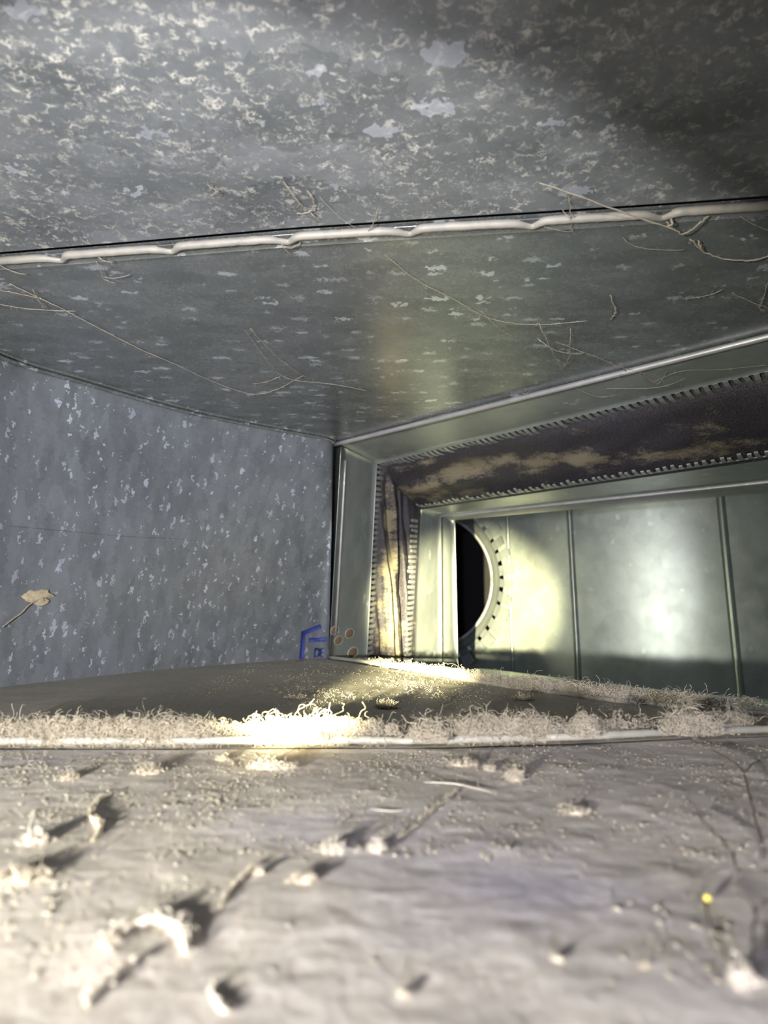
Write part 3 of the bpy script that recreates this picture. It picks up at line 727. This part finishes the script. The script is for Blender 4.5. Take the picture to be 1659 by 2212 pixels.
strand(N, [[(1135, 835), (1136, 846)], [(1128, 845), (1142, 843)]], 'tiny dust knot sitting on the drive cleat', 2.0)
strand(N, [[(708, 1196), (740, 1197)], [(738, 1192), (739, 1200)]], 'tiny pale thread across the corner beside the black gap', 1.6, z=0.5, hang=0) if False else None
# tan debris stuck on the heel wall, with its trailing strand
q, nn = on_heel(75, 1288); mb = MB(); P = []
tx = Vector((0, 0, 1)).cross(nn).normalized()
for i in range(8):
    th = math.pi / 2 * i / 7; row = []
    for j in range(21):
        ph = 2 * math.pi * j / 20; d = Vector((math.cos(ph), math.sin(ph), 0)); r = (.052 if i else .0) * math.sin(th) * (1 + .6 * mnoise.noise(d * 1.7 + Vector((i * .1, 3, 1))) + .45 * mnoise.noise(d * 5 + Vector((i * .3, 8, 1))))
        row.append(q + tx * (math.cos(ph) * r) + Vector((0, 0, 1)) * (math.sin(ph) * r * .42) + nn * (.007 * math.cos(th) + .004 * max(0, mnoise.noise(Vector((ph * 3, i, 2)))) + .001))
    P.append(row)
mb.grid(P); deb = mb.build('dust_scab', M['debris'], None, q)
tag(deb, 'tan dust scab stuck low on the curved left wall', 'debris')
pts = [on_heel(x, y) for x, y in ((104, 1282), (62, 1305), (45, 1322), (20, 1340), (2, 1354))]
mb = MB(); mb.tube(interp([a + b * .008 for a, b in pts], 20), [.0025, .003, .002, .0024, .003] * 4, 6); mb.build('trailing_strand', M['strand'], deb, q)
tag(strand('dust_strand', [[(690, 1418), (660, 1424), (636, 1432)]], 'faint dust strand at the foot of the left wall under the blue print', 1.5, z=0.0, hang=.004), cat='dust strand')
strand('dark_line', [[(10, 1136), (130, 1146), (270, 1158), (400, 1164)]], 'fine dark scratch running level across the curved left wall', 0.7, material='hair', cat='hair', wall=True)  # scratch on the wall drawn as a thin dark tube
# hairs on the near floor at right, their shadows put into the dark tubes
strand('dark_line', [[(1535, 1620), (1590, 1655), (1612, 1690), (1630, 1770), (1650, 1830)], [(1610, 1670), (1645, 1645)]], 'thin dark hair with painted shadow winding over the dust at the right frame edge', 4.08, 0.0075, .006, 'hair', 'hair')
strand('dark_line', [[(1505, 1760), (1545, 1810), (1580, 1850), (1595, 1895)]], 'dark hair with painted shadow bent over the dust left of the winding hair', 5.1, 0.0075, .006, 'hair', 'hair')
strand('dark_line', [[(1525, 1950), (1535, 2010), (1560, 2065), (1592, 2105)]], 'blurred hair with painted shadow curving from the yellow crumb to the white lint ball', 5.44, 0.0075, .006, 'hair', 'hair')
strand('dark_line', [[(1590, 1930), (1630, 1975), (1628, 2030), (1625, 2100)], [(1628, 1985), (1665, 1950)]], 'blurred forked hair with painted shadow above the white lint ball', 5.44, 0.0075, .006, 'hair', 'hair')
c = on(1528, 1940, 0.004); mb = MB()
P = [[c + Vector((math.sin(math.pi * i / 6) * math.cos(2 * math.pi * j / 10) * .0030, math.sin(math.pi * i / 6) * math.sin(2 * math.pi * j / 10) * .0028, math.cos(math.pi * i / 6) * .0028)) * (1) for j in range(11)] for i in range(7)]
mb.grid(P, True); tag(mb.build('yellow_crumb', M['crumb'], None, c - Vector((0, 0, .004))), 'tiny yellow crumb on the dusty floor at lower right', 'crumb')

# scattered crumbs of dust: nobody could count them
def crumbs(n, xr, S_lo, S_hi, size, seed, dens):
    r = np.random.default_rng(seed); V = []; Q = []
    k = 0
    while k < n:
        x = r.uniform(*xr); y = r.uniform(S_lo, 1.0) if S_hi is None else r.uniform(S1B(x) + .03, max(S1B(x) + .04, S_hi(x) - .05))
        if S_hi is None: y = S_lo + (S1B(x) - .02 - S_lo) * r.uniform(0, 1) ** .8
        if n3(x, y, seed, 7) + .4 * n3(x, y, seed + 3, 22) + dens < r.uniform(-.3, .5): continue
        s = size * r.lognormal(0, .5); s = min(s, size * 3); z = relief(x, y) * (1 if S_hi is None else .6)
        a = r.uniform(0, math.pi); e = r.uniform(.6, 2.4)
        ox = np.array([math.cos(a), math.sin(a), 0]) * s * e; oy = np.array([-math.sin(a), math.cos(a), 0]) * s
        c = np.array([x, y, z - s * .15]); j = lambda: r.uniform(.7, 1.3)
        top = [c + ox * .5 * sx * j() + oy * .5 * sy * j() + np.array([0, 0, s * .8 * j()]) for sx, sy in ((-1, -1), (1, -1), (1, 1), (-1, 1))]
        bot = [c + ox * sx * j() + oy * sy * j() for sx, sy in ((-1, -1), (1, -1), (1, 1), (-1, 1))]
        b = k * 8; V += bot + top
        Q += [(b + 4, b + 5, b + 6, b + 7)] + [(b + i, b + (i + 1) % 4, b + 4 + (i + 1) % 4, b + 4 + i) for i in range(4)]
        k += 1
    return np.array(V), np.array(Q)
V, Q = crumbs(14000, (-.75, .95), .40, None, .00062, 3, .0)
tag(fast('dust_crumbs', V, Q, M['lint'], (0, .7, 0)), 'fine lint crumbs strewn over the near floor', 'dust', kind='stuff')
V, Q = crumbs(6000, (-.6, .9), 0, topB, .0009, 9, -.05)
tag(fast('dust_crumbs', V, Q, M['lint'], (0, 1.6, 0)), 'fine lint crumbs strewn over the far floor panel', 'dust', kind='stuff')
st = [(x, y, relief(x, y) + .001) for x, y in zip(rng.uniform(-.7, .9, 1500), rng.uniform(.5, .98, 1500)) if n3(x, y, 3, 6) > -.05 and (x < .25 or rng.uniform() < .35)]
V, Q = fibres(rng, st[:450], .020, .00026, (0, 0, .1), 9, 1.8, .02); V[:, 2] = np.maximum(V[:, 2], .0008)
tag(fast('loose_fibres', V, Q, M['lint'], (0, .75, 0)), 'short curly fibres scattered over the near floor', 'lint', kind='stuff')
st = []
for _ in range(1500):
    x = rng.uniform(-.35, .7); y = rng.uniform(1.1, 2.3)
    if y < topB(x) - .08 and n3(x, y, 8, 5) > 0.0: st.append((x, y, relief(x, y) * .6 + .001))
V, Q = fibres(rng, st, .035, .0004, (0, 0, .1), 9, 1.8, .02); V[:, 2] = np.maximum(V[:, 2], .0008)
tag(fast('loose_fibres', V, Q, M['lint'], (.2, 1.6, 0)), 'short curly fibres scattered over the far floor panel', 'lint', kind='stuff')
